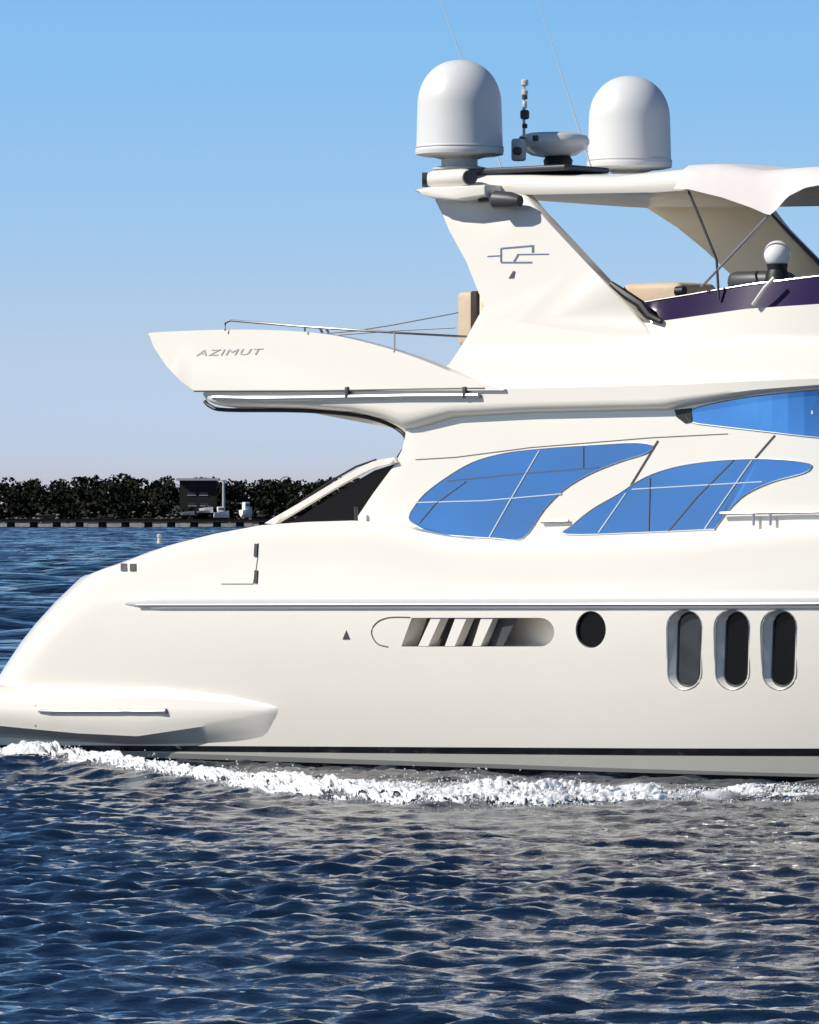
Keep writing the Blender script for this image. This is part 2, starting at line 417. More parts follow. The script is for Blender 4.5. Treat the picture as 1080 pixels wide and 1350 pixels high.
# boarding door, vents, badge on the hull side
bm = bmesh.new(); strip(bm, [(292, 770), (334, 770), (338, 750), (340, 735), (341, 716)], hull, 1.2, .003)
dr = link('boarding_door', bm, M['seam'], yacht, 0)
for y0, y1 in ((717, 734), (752, 769)):
    bm = bmesh.new(); strip(bm, [(338.5, y0), (337.5, y1)], hull, 4, .015); link('hinge', bm, M['dgrey'], dr, 0)
for x in (164, 176):
    bm = bmesh.new(); strip(bm, [(x, 743.5), (x, 753)], hull, 8, .012); link('vent', bm, M['dgrey'], yacht, 0)
bm = bmesh.new(); pane(bm, [(452, 843), (457, 831), (462, 843)], hull, .006, .004); link('badge', bm, M['dgrey'], yacht, 0)
p = at(210, 716, -2.25); bm = bmesh.new(); lathe(bm, p, [(.03, 0), (.02, .03), (.018, .06), (.026, .065), (.026, .09), (.012, .1)], 14); link('stern_light', bm, M['lgrey'], yacht)

# ---- deck house ---------------------------------------------------
hsl = lambda z: float(np.interp(z, [2.0, Z(540, 712, -2.05), Z(540, 545, -1.75), 5], [2.09, 2.09, 2.07, 1.98]))
HS = [(430, 740), (455, 705), (465, 690), (495, 645), (525, 606), (533, 585), (536, 560), (536, 500)]
hs = lambda py: float(np.interp(py, [b for a, b in HS[::-1]], [a for a, b in HS[::-1]]))
def house_row(z):
    hw = lambda x: hsl(z) * bowtaper(x, 9.5 - .8 * (z - 2), 3.6, 2.5)
    lo, hi = -5., 2.
    for _ in range(30):
        s0 = (lo + hi) / 2; row = planrow(s0, .22, hw, 9.2 - .9 * (z - 2), .5, lambda x: z, n=3.)
        pp = min((proj((x, -y, zz)) for x, y, zz in row), key=lambda q: q[0])
        if pp[0] < hs(pp[1]): lo = s0
        else: hi = s0
    return row
z0, z1 = Z(540, 745, -2.05), Z(540, 500, -1.75)
house = link('deck_house', loft([house_row(z) for z in np.linspace(z0, z1, 14)]), M['gel'], yacht, 40)
W1 = crom([(540, 684), (547, 668), (562, 650), (590, 629), (625, 609), (668, 597), (720, 591), (780, 587), (838, 584), (862, 588), (852, 598), (820, 608), (780, 624), (745, 645), (718, 672), (690, 709.5), (650, 709.5), (610, 707), (580, 704), (556, 697)], 4, True)
W2 = crom([(748, 704.5), (756, 692), (782, 671), (815, 652), (850, 630), (890, 616), (940, 608), (1000, 605), (1050, 608), (1071, 614), (1060, 624), (1020, 635), (985, 651), (962, 672), (943, 697), (936, 698), (850, 702)], 4, True)
W3 = crom([(905, 547), (918, 538), (950, 530), (1000, 522), (1080, 514), (1140, 510), (1180, 512), (1180, 580), (1140, 580), (1080, 577), (1000, 568), (940, 561), (915, 557)], 4, True)
def window(poly, m=M['bglass']):
    bm = bmesh.new(); pane(bm, [(v.x, v.y) for v in poly], house, .006, .02)
    wd = link('window', bm, m, yacht, 0)
    bm = bmesh.new(); ps = [surf(v.x, v.y, house) for v in poly]; ps = [p + n * .006 for p, n in ps]
    tube(bm, ps + ps[:1], .006, 6, False); link('frame', bm, M['strip'], wd)
    return wd
poly2 = lambda P: [Vector((v[0], v[1])) for v in P]
W1, W2, W3 = [[Vector((v[0], v[1], 0)) for v in Wp] for Wp in (W1, W2, W3)]
w1 = window(W1); w2 = window(W2); w3 = window(W3)
bm = bmesh.new(); pane(bm, [(890, 540), (912, 538), (914, 556), (904, 558), (893, 550)], house, .012, .01); link('window_end', bm, M['black'], w3, 0)
def bars(wd, name, lines, m, wpx):
    for ln in lines:
        bm = bmesh.new(); strip(bm, ln, house, wpx, .014); link(name, bm, m, wd, 0)
bars(w1, 'glazing_bar', [[(549, 662.5), (640, 660), (741, 651)], [(712, 594), (676, 655), (646, 708)]], M['mull'], 1.4)
bars(w1, 'mullion', [[(590, 634), (690, 624), (790, 616)], [(770, 589), (770, 617)], [(553, 690), (575, 664), (615, 635)]], M['seam'], 1.0)
bars(w2, 'glazing_bar', [[(834, 645), (920, 640), (1006, 635)], [(826, 650), (790, 702)], [(992, 607), (955, 660), (930, 697)]], M['mull'], 1.4)
bars(w2, 'mullion', [[(858, 630), (856, 700)], [(968, 607), (920, 655), (882, 700)]], M['seam'], 1.2)
# panel joints above the windows
for ln in ([(868, 581), (832, 640)], [(1022, 574), (996, 604)]):
    bm = bmesh.new(); strip(bm, ln, house, 2.4, .006); link('panel_joint', bm, M['dgrey'], yacht, 0)
bm = bmesh.new()
pts = [surf(a, b, house) for a, b in [(716, 688), (752, 687)]]; tube(bm, [p + n * .03 for p, n in pts], .018, 8)
link('hand_rail', bm, M['strip'], yacht)
bm = bmesh.new()
pts = [surf(a, b, house) for a, b in [(955, 677), (1010, 676), (1100, 675), (1300, 668)]]; hr = [p + n * .06 for p, n in pts]; tube(bm, hr, .018, 8)
for x in (998, 1020):
    a, n = surf(x, 676.5, house); b, n2 = surf(x, 693, house); tube(bm, [a + n * .06, b + n2 * .06], .014, 8)
link('hand_rail', bm, M['strip'], yacht)
bm = bmesh.new()
strip(bm, [(548, 606), (600, 603), (700, 590), (860, 577), (960, 572)], house, 1.3, .003); link('panel_joint', bm, M['seam'], yacht, 0)

# aft wing strut with dark side glass
bm = bmesh.new()
up = crom([(348, 690), (400, 660), (450, 630), (490, 609), (520, 603)], 4); dn = crom([(524, 610), (494, 616.5), (454, 636.5), (404, 666), (362, 691)], 4)
prism(bm, [(v[0], v[1]) for v in [*up, *dn]], -2.12, .06, .008)
st = link('wing_strut', bm, M['gel'], yacht)
bm = bmesh.new(); prism(bm, [(376, 694), (456, 642), (494, 620), (519, 612), (490, 655), (466, 694)], -2.07, .03)
link('side_glass', bm, M['dglass'], st, 0)
bm = bmesh.new(); tube(bm, [at(a, b, -2.1) for a, b in [(398, 660), (440, 632), (470, 615), (496, 606)]], .012, 6); link('gasket', bm, M['black'], st)
bm = bmesh.new(); tube(bm, [at(a, b, -2.2) for a, b in [(470, 690), (469, 668)]], .02, 8); link('stanchion', bm, M['dgrey'], yacht)

# ---- flybridge deck slab ------------------------------------------
sb = table([(262, 526), (272, 533), (300, 538), (400, 540), (470, 546), (515, 559), (538, 572), (600, 553), (700, 547), (880, 543), (905, 537), (1000, 520), (1080, 511), (1300, 505)], -2.1)
stp = table([(262, 515), (600, 514), (880, 508), (1080, 498), (1400, 490)], -2.2)
def slab_row(t):
    hwv = np.interp(t, [0, .06, .12, .22, .35, 1], [1.92, 2.06, 2.13, 2.185, 2.215, 2.22])
    zf = lambda x: sb(x) + (stp(x) - sb(x)) * t
    hw = lambda x: hwv * bowtaper(x, 8.6, 3.2, 2.3)
    tx = np.interp(t, [0, .3, .7, 1], [288, 273, 268, 268]); lo, hi = -7., 0.
    for _ in range(30):
        s0 = (lo + hi) / 2; row = planrow(s0, .5, hw, 8.2, .5, zf, n=2.8, nm=80)
        pp = min(proj((x, -y, z))[0] for x, y, z in row)
        if pp < tx: lo = s0
        else: hi = s0
    return row
slab = link('flybridge_deck', loft([slab_row(t) for t in (0, .06, .12, .22, .35, .5, .7, .85, 1)]), M['gel'], yacht, 50)
bm = bmesh.new(); tube(bm, [surf(x, y, slab)[0] + Vector((0, -.03, 0)) for x, y in [(284, 524), (340, 525.5), (440, 524), (540, 522), (634, 521.5)]], .03, 8)
rl = link('rub_strip', bm, M['strip'], slab)
for x in (461, 616):
    bm = bmesh.new(); p = surf(x, 521, slab)[0]; rbox(bm, p + Vector((0, -.03, .03)), (.045, .06, .12), .01); link('cleat', bm, M['dgrey'], slab)
# black strip standing in for the shaded underside of the overhang
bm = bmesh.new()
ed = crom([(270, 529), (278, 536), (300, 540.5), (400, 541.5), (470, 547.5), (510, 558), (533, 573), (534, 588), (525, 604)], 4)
tube(bm, [at(v[0], v[1], -2.02) for v in ed], .022, 8); link('underside_shade', bm, M['black'], slab)

# ---- flybridge coaming -------------------------------------------
cz = [Z(700, p, -2.1) for p in (516, 506, 492, 476, 468, 462)]
ctop = table([(600, 400), (640, 400), (740, 410), (850, 426), (900, 419), (980, 407), (1080, 399), (1400, 380)], -1.78)
def coam_row(i):
    if i < 6: zf = lambda x: cz[i] + .0 * x + max(0, x) * .012; hwv = (2.21, 2.20, 2.10, 1.92, 1.85, 1.82)[i]
    else:
        t = (i - 5) / 4; zb = cz[5]; zf = lambda x: (zb + max(0, x) * .012) + (ctop(x) - zb - max(0, x) * .012) * t; hwv = 1.82 - .06 * t
    tx = (548, 556, 575, 592, 598, 602, 613, 622, 631, 640)[i]
    hw = lambda x: hwv * bowtaper(x, 7.6, 3., 2.4); lo, hi = -6., 2.
    for _ in range(30):
        s0 = (lo + hi) / 2; row = planrow(s0, .25, hw, 7.2, .6, zf, n=3, nm=70)
        if min(proj((x, -y, z))[0] for x, y, z in row) < tx: lo = s0
        else: hi = s0
    return row
coam = link('flybridge_coaming', loft([coam_row(i) for i in range(10)], well=(.12, .35)), M['gel'], yacht, 50)
# aft wing of the flybridge with the maker's lettering
bm = bmesh.new()
tp = crom([(196, 442), (206, 438), (300, 434.5), (380, 436), (440, 442), (500, 456), (550, 472), (590, 488), (630, 503), (665, 513)], 5)
wing_out = [(v[0], v[1]) for v in tp] + [(664, 515), (255, 515), (238, 503), (219, 482), (203, 458)]
prism(bm, wing_out, lambda py: -2.26 + .0012 * (515 - py), .15, .035)
wing = link('flybridge_wing', bm, M['gel'], yacht, 40)
bm = bmesh.new(); tube(bm, [at(a, b, -2.25) for a, b in [(256, 515.5), (420, 515), (560, 513), (640, 512)]], .012, 6); link('seam', bm, M['seam'], wing)
fc = bpy.data.curves.new('lettering', 'FONT'); fc.body = 'AZIMUT'; fc.size = .15; fc.extrude = .002; fc.shear = .25; fc.space_character = 1.12
fo = bpy.data.objects.new('lettering', fc); COL.objects.link(fo); bpy.context.view_layer.update()
me = bpy.data.meshes.new_from_object(fo.evaluated_get(bpy.context.evaluated_depsgraph_get())); bpy.data.objects.remove(fo, do_unlink=True)
pa, pb = at(258, 469, -2.215), at(346, 468, -2.215); xsv = [v.co.x for v in me.vertices]; k = (pb.x - pa.x) / (max(xsv) - min(xsv))
x00 = min(xsv)
for v in me.vertices: v.co = Vector((pa.x + (v.co.x - x00) * k, -v.co.z, pa.z + v.co.y * .62))
me.materials.append(M['decal']); lt = bpy.data.objects.new('lettering', me); COL.objects.link(lt); lt.parent = wing
zl = np.array([v.co.z for v in me.vertices])
p0, n0 = surf(300, 464, wing)
for v in me.vertices: v.co.y = -2.26 + .0012 * (515 - proj((v.co.x, -2.2, v.co.z))[1]) - .004 + v.co.y
# stern rail on the wing
bm = bmesh.new()
tube(bm, [at(a, b, y) for a, b, y in [(297, 436, -2.2), (297, 426, -2.2), (304, 422.5, -2.2), (400, 430.5, -2.2), (520, 438.5, -2.1), (600, 443, -1.75), (622, 444, -1.6)]], .012, 8)
for a, b, c in ((520, 438.5, 464), (402, 430, 437)): tube(bm, [at(a, b, -2.2 if a < 500 else -2.1), at(a, c, -2.2)], .010, 8)
link('guard_rail', bm, M['rod'], yacht)
bm = bmesh.new()
tube(bm, [at(a, b, -1.2) for a, b in [(425, 440), (470, 436), (520, 428), (600, 413), (634, 404)]], .008, 6)
tube(bm, [at(a, b, -1.2) for a, b in [(440, 442), (520, 436), (600, 432)]], .008, 6)
for a in (436, 428): tube(bm, [at(a, 446, -1.2), at(a - 6, 432, -1.2)], .015, 6)
link('guard_line', bm, M['steel'], yacht)

# ---- radar arch ----------------------------------------------------
LEG = [(572, 263), (585, 250), (640, 242), (692, 256), (722, 292), (770, 343), (820, 397), (852, 430), (862, 446), (634, 446), (641, 402), (615, 345), (592, 303)]
lean = lambda py: -1.785 + .0008 * (430 - py)
FLEG = [(800, 256), (860, 250), (1000, 258), (1032, 302), (1085, 356), (1150, 425), (1160, 446), (1030, 446), (968, 366), (930, 330), (893, 300), (850, 268)]
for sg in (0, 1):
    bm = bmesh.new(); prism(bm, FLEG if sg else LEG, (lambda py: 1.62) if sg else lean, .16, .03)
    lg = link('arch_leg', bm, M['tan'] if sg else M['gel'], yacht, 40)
    bm = bmesh.new()
    g = [at(a, b, lean(b) + .04) for a, b in [(722, 296), (772, 349), (822, 402), (846, 426)]]
    if sg: g = [at(a, b, 1.61) for a, b in [(1004, 268), (1036, 302), (1089, 356), (1150, 424)]]
    tube(bm, g, [.012, .02, .028, .035], 8); link('gasket', bm, M['dgrey'], lg)
    if not sg: near_leg = lg
for ln, wpx in (([(662, 327.5), (703, 324)], 2.2), ([(703, 323), (703, 333)], 3), ([(683, 335.5), (724, 335)], 1.6), ([(643, 338), (661, 337)], 1.5), ([(661, 327), (661, 346)], 2.2), ([(661, 346), (702, 346)], 2.2), ([(684, 335), (678, 345)], 2.4), ([(673, 367), (679, 357)], 5)):
    pass
bm = bmesh.new()
for ln, wpx in (([(662, 327.5), (703, 324)], 2.2), ([(703, 323), (703, 333)], 3), ([(683, 335.5), (724, 335)], 1.6), ([(643, 338), (661, 337)], 1.5), ([(661, 327), (661, 346)], 2.2), ([(661, 346), (702, 346)], 2.2), ([(684, 335), (678, 345)], 2.4)):
    strip(bm, ln, near_leg, wpx, .005)
link('emblem', bm, M['logo'], near_leg, 0)
bm = bmesh.new(); pane(bm, [(671, 367), (677, 357), (680, 358), (678, 367)], near_leg, .006, .003); link('badge', bm, M['dgrey'], near_leg, 0)
# projecting lip that carries the lights
bm = bmesh.new(); prism(bm, [(543, 250), (565, 247), (640, 243), (640, 258), (600, 264), (572, 262), (556, 256)], -1.95, .4, .025)
lip = link('light_shelf', bm, M['gel'], yacht, 40)
# hardtop between the legs
hzb = table([(560, 257), (640, 256), (700, 256), (860, 253), (940, 247), (1000, 246)], -1.72)
hzt = table([(560, 232), (640, 226), (720, 229), (800, 230), (880, 222), (930, 217), (1000, 215)], -1.72)
hx0, hx1 = X(600, 240, -1.7), X(925, 235, -1.7)
def top_row(t):
    hwv = (1.40, 1.58, 1.64, 1.67, 1.65, 1.60, 1.42, .9)[t]; f = (.42, .08, .0, .3, .7, .93, 1.05, 1.2)[t]; ins = (.35, .09, .03, 0, .02, .07, .3, .6)[t]
    return planrow(hx0 + ins, .2, lambda x: hwv, hx1 - ins * .3, .15, lambda x: hzb(x) + (hzt(x) - hzb(x)) * f, n=3.2, n1=3.)
hard = link('hardtop', loft([top_row(t) for t in range(8)]), M['gel'], yacht, 50)

# ---- domes, radar, mast on the arch top ---------------------------
pn = at(606, 205, -1.45); sc = 1 / 125 * 1.0
def depth_scale(p):                                    # metres per photo pixel at a boat point
    return (ORG + XB * p.x + YB * p.y - CAM).y / F
def radome(px, pyb, pyt, halfw, y, foot):
    p = at(px, pyb, y); m_ = depth_scale(p); H = (pyb - pyt) * m_; r = halfw * m_
    bm = bmesh.new(); prof = [(r * .86, -.015), (r * 1.0, 0), (r * 1.015, H * .03), (r * 1.015, H * .055), (r * 1.0, H * .07)]
    hz = H - r * 1.02
    prof += [(r * .992, H * .1), (r * .965, hz)] if hz > H * .12 else []
    for a in np.linspace(6, 88, 15): prof.append((r * .965 * math.cos(R(a)) ** .92, hz + (H - hz) * math.sin(R(a))))
    prof.append((.004, H)); lathe(bm, p, prof, 56)
    d = link('satellite_dome', bm, M['dome'], yacht, 50)
    bm = bmesh.new(); lathe(bm, p, [(r * .62, -foot), (r * .62, -foot + .02), (r * .42, -foot + .04), (r * .42, -.05), (r * .7, -.012)], 40); link('pedestal', bm, M['lgrey'], d, 40)
    bm = bmesh.new(); lathe(bm, p, [(r * 1.018, H * .072), (r * 1.018, H * .082)], 56); link('joint_band', bm, M['lgrey'], d, 0)
    return p
nearp = radome(606, 204, 79, 57.5, -1.50, .16)
yy = -1.5                                             # find the far dome's lateral place: same length station
while at(830, 220, yy).x > nearp.x and yy < 1.5: yy += .01
farp = radome(830, 221, 100, 55.5, yy, .10)
# open array style flat radar
p = at(730, 196, -.55); m_ = depth_scale(p)
bm = bmesh.new(); lathe(bm, p, [(.13, -.09), (.24, -.07), (.345, -.01), (.385, .05), (.388, .09), (.365, .135), (.27, .165), (.12, .175), (.004, .176)], 44)
rad = link('radar', bm, M['gel'], yacht, 40)
bm = bmesh.new(); lathe(bm, p + Vector((.06, 0, 0)), [(.15, -.18), (.16, -.13), (.13, -.08)], 24); link('radar_base', bm, M['black'], rad)
for dx, dy in ((-41, -12), (-24, -14)):
    bm = bmesh.new(); q = at(730 + dx, 196 + dy, -.95); rbox(bm, q, (.05, .05, .06), .01); link('horn', bm, M['dgrey'], rad)
# pale block with a dark lens beside the radar
p = at(684, 195, -1.1); bm = bmesh.new(); rbox(bm, p + Vector((0, 0, -.02)), (.13, .13, .24), .03); cmr = link('camera_housing', bm, M['lgrey'], yacht)
bm = bmesh.new(); q = at(684, 199, -1.2); tube(bm, [q, q + Vector((0, -.05, 0))], .045, 14); link('lens', bm, M['dgrey'], cmr)
# dark slab drawn in for the shadow under the radar
bm = bmesh.new(); q0, q1 = at(645, 222, -1.25), at(775, 224, -1.25); rbox(bm, (q0 + q1) / 2 + Vector((0, 0, -.02)), (abs(q1.x - q0.x), .8, .06), .02); link('radar_shade', bm, M['dgrey'], yacht)
# light mast
p0 = at(691, 195, -.8)
bm = bmesh.new(); tube(bm, [p0, at(691, 105, -.8)], .016, 8); ms = link('light_mast', bm, M['lgrey'], yacht)
for py, r, h, m in ((109, .04, .07, 'lgrey'), (122, .035, .06, 'lgrey'), (128, .03, .05, 'dgrey'), (151, .05, .10, 'dgrey'), (138, .024, .08, 'lgrey'), (166, .03, .05, 'dgrey')):
    bm = bmesh.new(); q = at(692, py, -.8); lathe(bm, q, [(r * .7, -h / 2), (r, -h / 3), (r, h / 3), (r * .7, h / 2)], 16); link('lamp', bm, M[m], ms)
# whip aerials
for (a, b, y) in (((609, 78), (566, -40), .3), ((757, 150), (706, -10), .2)):
    bm = bmesh.new(); q0, q1 = at(*a, y), at(*b, y); base = Vector((q0.x, q0.y, at(700, 225, y).z)); d = (q1 - q0)
    k = (q0.z - base.z) / d.z; tube(bm, [q0 - d * k, q0, q1], [.009, .006, .0025], 6); link('whip_aerial', bm, M['lgrey'], yacht)
# flood lights
bm = bmesh.new(); a, b = at(566, 237, -1.84), at(620, 234, -1.84); tube(bm, [a, a + (b - a) * .15, a + (b - a) * .85, b], [.08, .1, .1, .08], 20); fl = link('flood_light', bm, M['gel'], yacht)
for q, d in ((a, -1), (b, 1)):
    bm = bmesh.new(); tube(bm, [q + Vector((.0 * d, -.02, 0)), q + Vector((.05 * d, -.06, 0))], .078, 20); link('lens', bm, M['dgrey'], fl)
bm = bmesh.new(); a, b = at(650, 263, -1.84), at(686, 265, -1.84); tube(bm, [a, a + (b - a) * .12, a + (b - a) * .7, b], [.07, .10, .09, .06], 20); tube(bm, [a + Vector((-.22, .06, 0)), a], .025, 10); link('search_light', bm, M['dgrey'], yacht)

# ---- bimini --------------------------------------------------------
bx0, bx1 = X(892, 232, -1.72), X(1420, 232, -1.72)
bvb = table([(870, 249), (905, 249), (950, 260), (990, 274), (1012, 284), (1022, 276), (1036, 259), (1060, 247), (1100, 240), (1200, 238), (1420, 240)], -1.80)
bvt = table([(870, 224), (905, 218), (960, 219), (1010, 224), (1080, 222), (1200, 220), (1420, 225)], -1.45)
bm = bmesh.new(); n1, n2 = 80, 36; G = []
for i in range(n1 + 1):
    x = bx0 + (bx1 - bx0) * i / n1; row = []
    for j in range(n2 + 1):
        v = j / n2 * 2 - 1; s = abs(v)
        edge = max(0, (s - .86) / .14); y = 1.55 * min(s / .86, 1) + .22 * edge ** .8
        zt = bvt(x) + .05 * (1 - min(1, s / .86) ** 2)
        z = zt * (1 - edge) + bvb(x) * edge + .012 * math.sin(x * 5 + v * 3) * (1 - edge)
        row.append(bm.verts.new((x, math.copysign(y, v), z)))
    G.append(row)
fs = [bm.faces.new((G[i][j], G[i + 1][j], G[i + 1][j + 1], G[i][j + 1])) for i in range(n1) for j in range(n2)]
bmesh.ops.solidify(bm, geom=fs, thickness=.012)
bim = link('bimini_top', bm, M['canvas'], yacht, 60)
for ln, r, m, sgs in (([(908, 252), (928, 300), (945, 342), (948, 395)], .014, 'dgrey', (1, -1)), ([(1034, 262), (980, 320), (925, 378)], .014, 'strip', (1, -1)), ([(1012, 284), (1040, 330), (1070, 372)], .016, 'dgrey', (-1,))):
    for sg in sgs:
        bm = bmesh.new(); q = [at(a, b, -1.70) for a, b in ln]; tube(bm, [Vector((v.x, v.y * sg, v.z)) for v in q], r, 8); link('pole', bm, M[m], bim)

# ---- flybridge windscreen, seats, globe ---------------------------
wt = table([(838, 399), (900, 389), (980, 375), (1080, 361), (1300, 345)], -1.74); wb = table([(838, 405), (852, 420), (868, 425), (900, 419), (980, 407), (1080, 398), (1300, 385)], -1.74)
xw0 = X(838, 400, -1.74)
def wrow(t, off=0):
    pts = []
    for i in range(40): x = xw0 + (5.6 - xw0) * i / 39; pts.append((x, (1.72 - .08 * t) * bowtaper(x, 7.4, 3., 2.4)))
    hwv = pts[-1][1]
    for i in range(1, 12): a = math.pi / 2 * i / 11; pts.append((5.6 + .9 * math.sin(a), hwv * math.cos(a)))
    return [(x, y, wb(x) + (wt(x) - wb(x)) * t) for x, y in pts]
def ribbon(bm, rows_, th=.02):
    gr = []
    for r in rows_: gr.append([bm.verts.new((x, -y, z)) for x, y, z in r] + [bm.verts.new((x, y, z)) for x, y, z in r[-2::-1]])
    f = [bm.faces.new((a[k], a[k + 1], b[k + 1], b[k])) for a, b in zip(gr, gr[1:]) for k in range(len(a) - 1)]
    bmesh.ops.solidify(bm, geom=f, thickness=th)
bm = bmesh.new(); ribbon(bm, [wrow(t) for t in (-.1, .3, .65, 1)]); wsn = link('windscreen', bm, M['purple'], yacht, 60)
bm = bmesh.new(); tr = wrow(1.02); tube(bm, [Vector((x, -y - .005, z)) for x, y, z in tr], .009, 8); link('top_rail', bm, M['steel'], wsn)
bm = bmesh.new(); tube(bm, [at(993, 402, -1.78), at(1008, 380, -1.76), at(1021, 366, -1.72)], .022, 8); link('frame_strut', bm, M['lgrey'], wsn)
bm = bmesh.new(); tube(bm, [at(a, b, -1.80) for a, b in [(806, 374), (826, 389), (846, 402), (856, 416), (872, 424)]], [.03, .05, .05, .045, .03], 8); link('gasket', bm, M['black'], wsn)
# helm seat behind the windscreen
a, b = at(822, 384, -1.2), at(900, 384, -1.2)
bm = bmesh.new(); c = (a + b) / 2; rbox(bm, c + Vector((0, .3, -.12)), (b.x - a.x, .7, .42), .07); seat = link('helm_seat', bm, M['beige'], yacht)
bm = bmesh.new(); tube(bm, [b + Vector((-.02, -.08, 0)), b + Vector((.08, -.08, 0))], .05, 12); link('knob', bm, M['black'], seat)
# aft bench back standing by the arch
a, b = at(600, 418, -1.35), at(632, 418, -1.35)
bm = bmesh.new(); zc0, zc1 = at(615, 455, -1.35).z, at(615, 384, -1.35).z
rbox(bm, Vector(((a.x + b.x) / 2, -1.05, (zc0 + zc1) / 2)), (b.x - a.x, .55, zc1 - zc0), .05); bench = link('bench_back', bm, M['beige'], yacht)
bm = bmesh.new(); q = at(626, 418, -1.36); rbox(bm, (q.x, -1.34, (zc0 + zc1) / 2 + .02), (.10, .08, zc1 - zc0 - .04), .02); link('strap', bm, M['brown'], bench)
bm = bmesh.new(); q = at(636, 414, -1.30); rbox(bm, (q.x + .01, -1.2, (zc0 + zc1) / 2 + .06), (.09, .3, (zc1 - zc0) * .72), .04); link('cushion', bm, M['tan'], bench)
# white globe on a black base
p = at(1025, 335, -1.45); m_ = depth_scale(p); r = 18 * m_
bm = bmesh.new(); bmesh.ops.create_uvsphere(bm, u_segments=32, v_segments=20, radius=r)
for v in bm.verts: v.co += p
gl = link('globe_light', bm, M['globe'], yacht, 60)
bm = bmesh.new(); lathe(bm, p, [(.13, -.33), (.12, -.2), (.10, -.16), (.11, -.10)], 24); link('globe_base', bm, M['black'], gl)
bm = bmesh.new(); q = at(990, 366, -1.2); rbox(bm, q + Vector((0, .2, -.04)), (.6, .5, .22), .09); link('helm_console', bm, M['dgrey'], yacht)

# ================================================================== THE WATER
def vnoise(x, y, seed):
    xi = np.floor(x).astype(np.int64); yi = np.floor(y).astype(np.int64); xf = x - xi; yf = y - yi
    u = xf * xf * (3 - 2 * xf); v = yf * yf * (3 - 2 * yf)
    def h(a, b):
        n = (a * 374761393 + b * 668265263 + seed * 974711) & 0x7fffffff
        n = ((n ^ (n >> 13)) * 1274126177) & 0x7fffffff
        return ((n ^ (n >> 16)) & 0xffff) / 65535.0
    return (h(xi, yi) * (1 - u) + h(xi + 1, yi) * u) * (1 - v) + (h(xi, yi + 1) * (1 - u) + h(xi + 1, yi + 1) * u) * v
def fbm(x, y, seed, oc=4):
    s = 0; a = .5
    for i in range(oc): s = s + a * vnoise(x * 2 ** i, y * 2 ** i, seed + i * 17); a *= .5
    return s / (1 - .5 ** oc)
def grow(a, b, step, k):
    out = [a]
    while out[-1] < b: out.append(out[-1] + step); step *= k
    return out
gx = np.arange(-9, 9.001, .05); gx = np.concatenate([-np.array(grow(9.06, 3000, .08, 1.09))[::-1], gx, np.array(grow(9.06, 3000, .08, 1.09))])
gy = np.arange(17, 64, .06); gy = np.concatenate([np.array(grow(17.06, 400, .1, 1.2))[::-1] * -1 + 34.0, gy, np.array(grow(64.06, 92, .07, 1.012)), np.arange(92.6, 330, .6), np.arange(330.9, 1340, 1.3)])
GX, GY = np.meshgrid(gx, gy)
dx = np.gradient(gx)[None, :] + 0 * GX; dy = np.gradient(gy)[:, None] + 0 * GX; loc = np.maximum(dx, dy)
hgt = np.zeros_like(GX)
for i in range(110):
    lam = .18 * (1.6 / .18) ** (rng.random() ** 1.05); k = 2 * math.pi / lam
    psi = rng.normal(.15, .8); amp = .0037 * lam ** .9; ph = rng.random() * 6.28
    fade = np.clip(1.7 - 3.0 * loc / lam, 0, 1)
    hsel = slice(0, int(np.searchsorted(gy, 95)))
    th_ = (k * (math.sin(psi) * GX + math.cos(psi) * GY) + ph)[hsel]; sn = np.sin(th_)
    hgt[hsel] += (fade[hsel] * amp * (2.2 * (1 - np.abs(sn)) - .8 if i % 3 == 0 else sn))
gust = fbm(GX * .22 + 40, GY * .12, 5, 3); hgt *= .5 + .9 * gust
farw = np.clip((GY - 68) / 60, 0, 1)
for i in range(26):                                    # longer seas in the open water toward the far shore
    lam = 2.8 * (8 / 2.8) ** rng.random(); k = 2 * math.pi / lam; psi = rng.normal(.1, .5)
    hgt += farw * np.clip(1.7 - 3.2 * dy / lam, 0, 1) * .0068 * lam * np.sin(k * (math.sin(psi) * GX + math.cos(psi) * GY) + rng.random() * 6.28)
# foam crest thrown out along the hull: line on the water, in world coordinates
CR = [(-60, 1002), (60, 1003), (180, 1016), (300, 1030), (420, 1042), (560, 1049), (700, 1051), (850, 1049), (1000, 1044), (1150, 1040), (1400, 1038)]
crw = [water(*c) for c in CR]; crx = np.array([p.x for p in crw]); cry = np.array([p.y for p in crw])
order = np.argsort(crx)
line_y = lambda x: np.interp(x, crx[order], cry[order])
dist = GY - line_y(GX)
near_l = np.exp(-((GX + 3.9) / 1.6) ** 2)
swell = .07 * np.exp(-((dist - .4) / 1.1) ** 2) * np.clip((GX + 6.5) / 1.5, 0, 1) * np.clip((5.6 - GX) / 2, 0, 1)
hgt += swell * (.6 + .8 * fbm(GX * 1.1, GY * .5, 9, 3))
hgt += .13 * near_l * np.exp(-((GY - (line_y(GX) - .5)) / .9) ** 2)
hgt -= .09
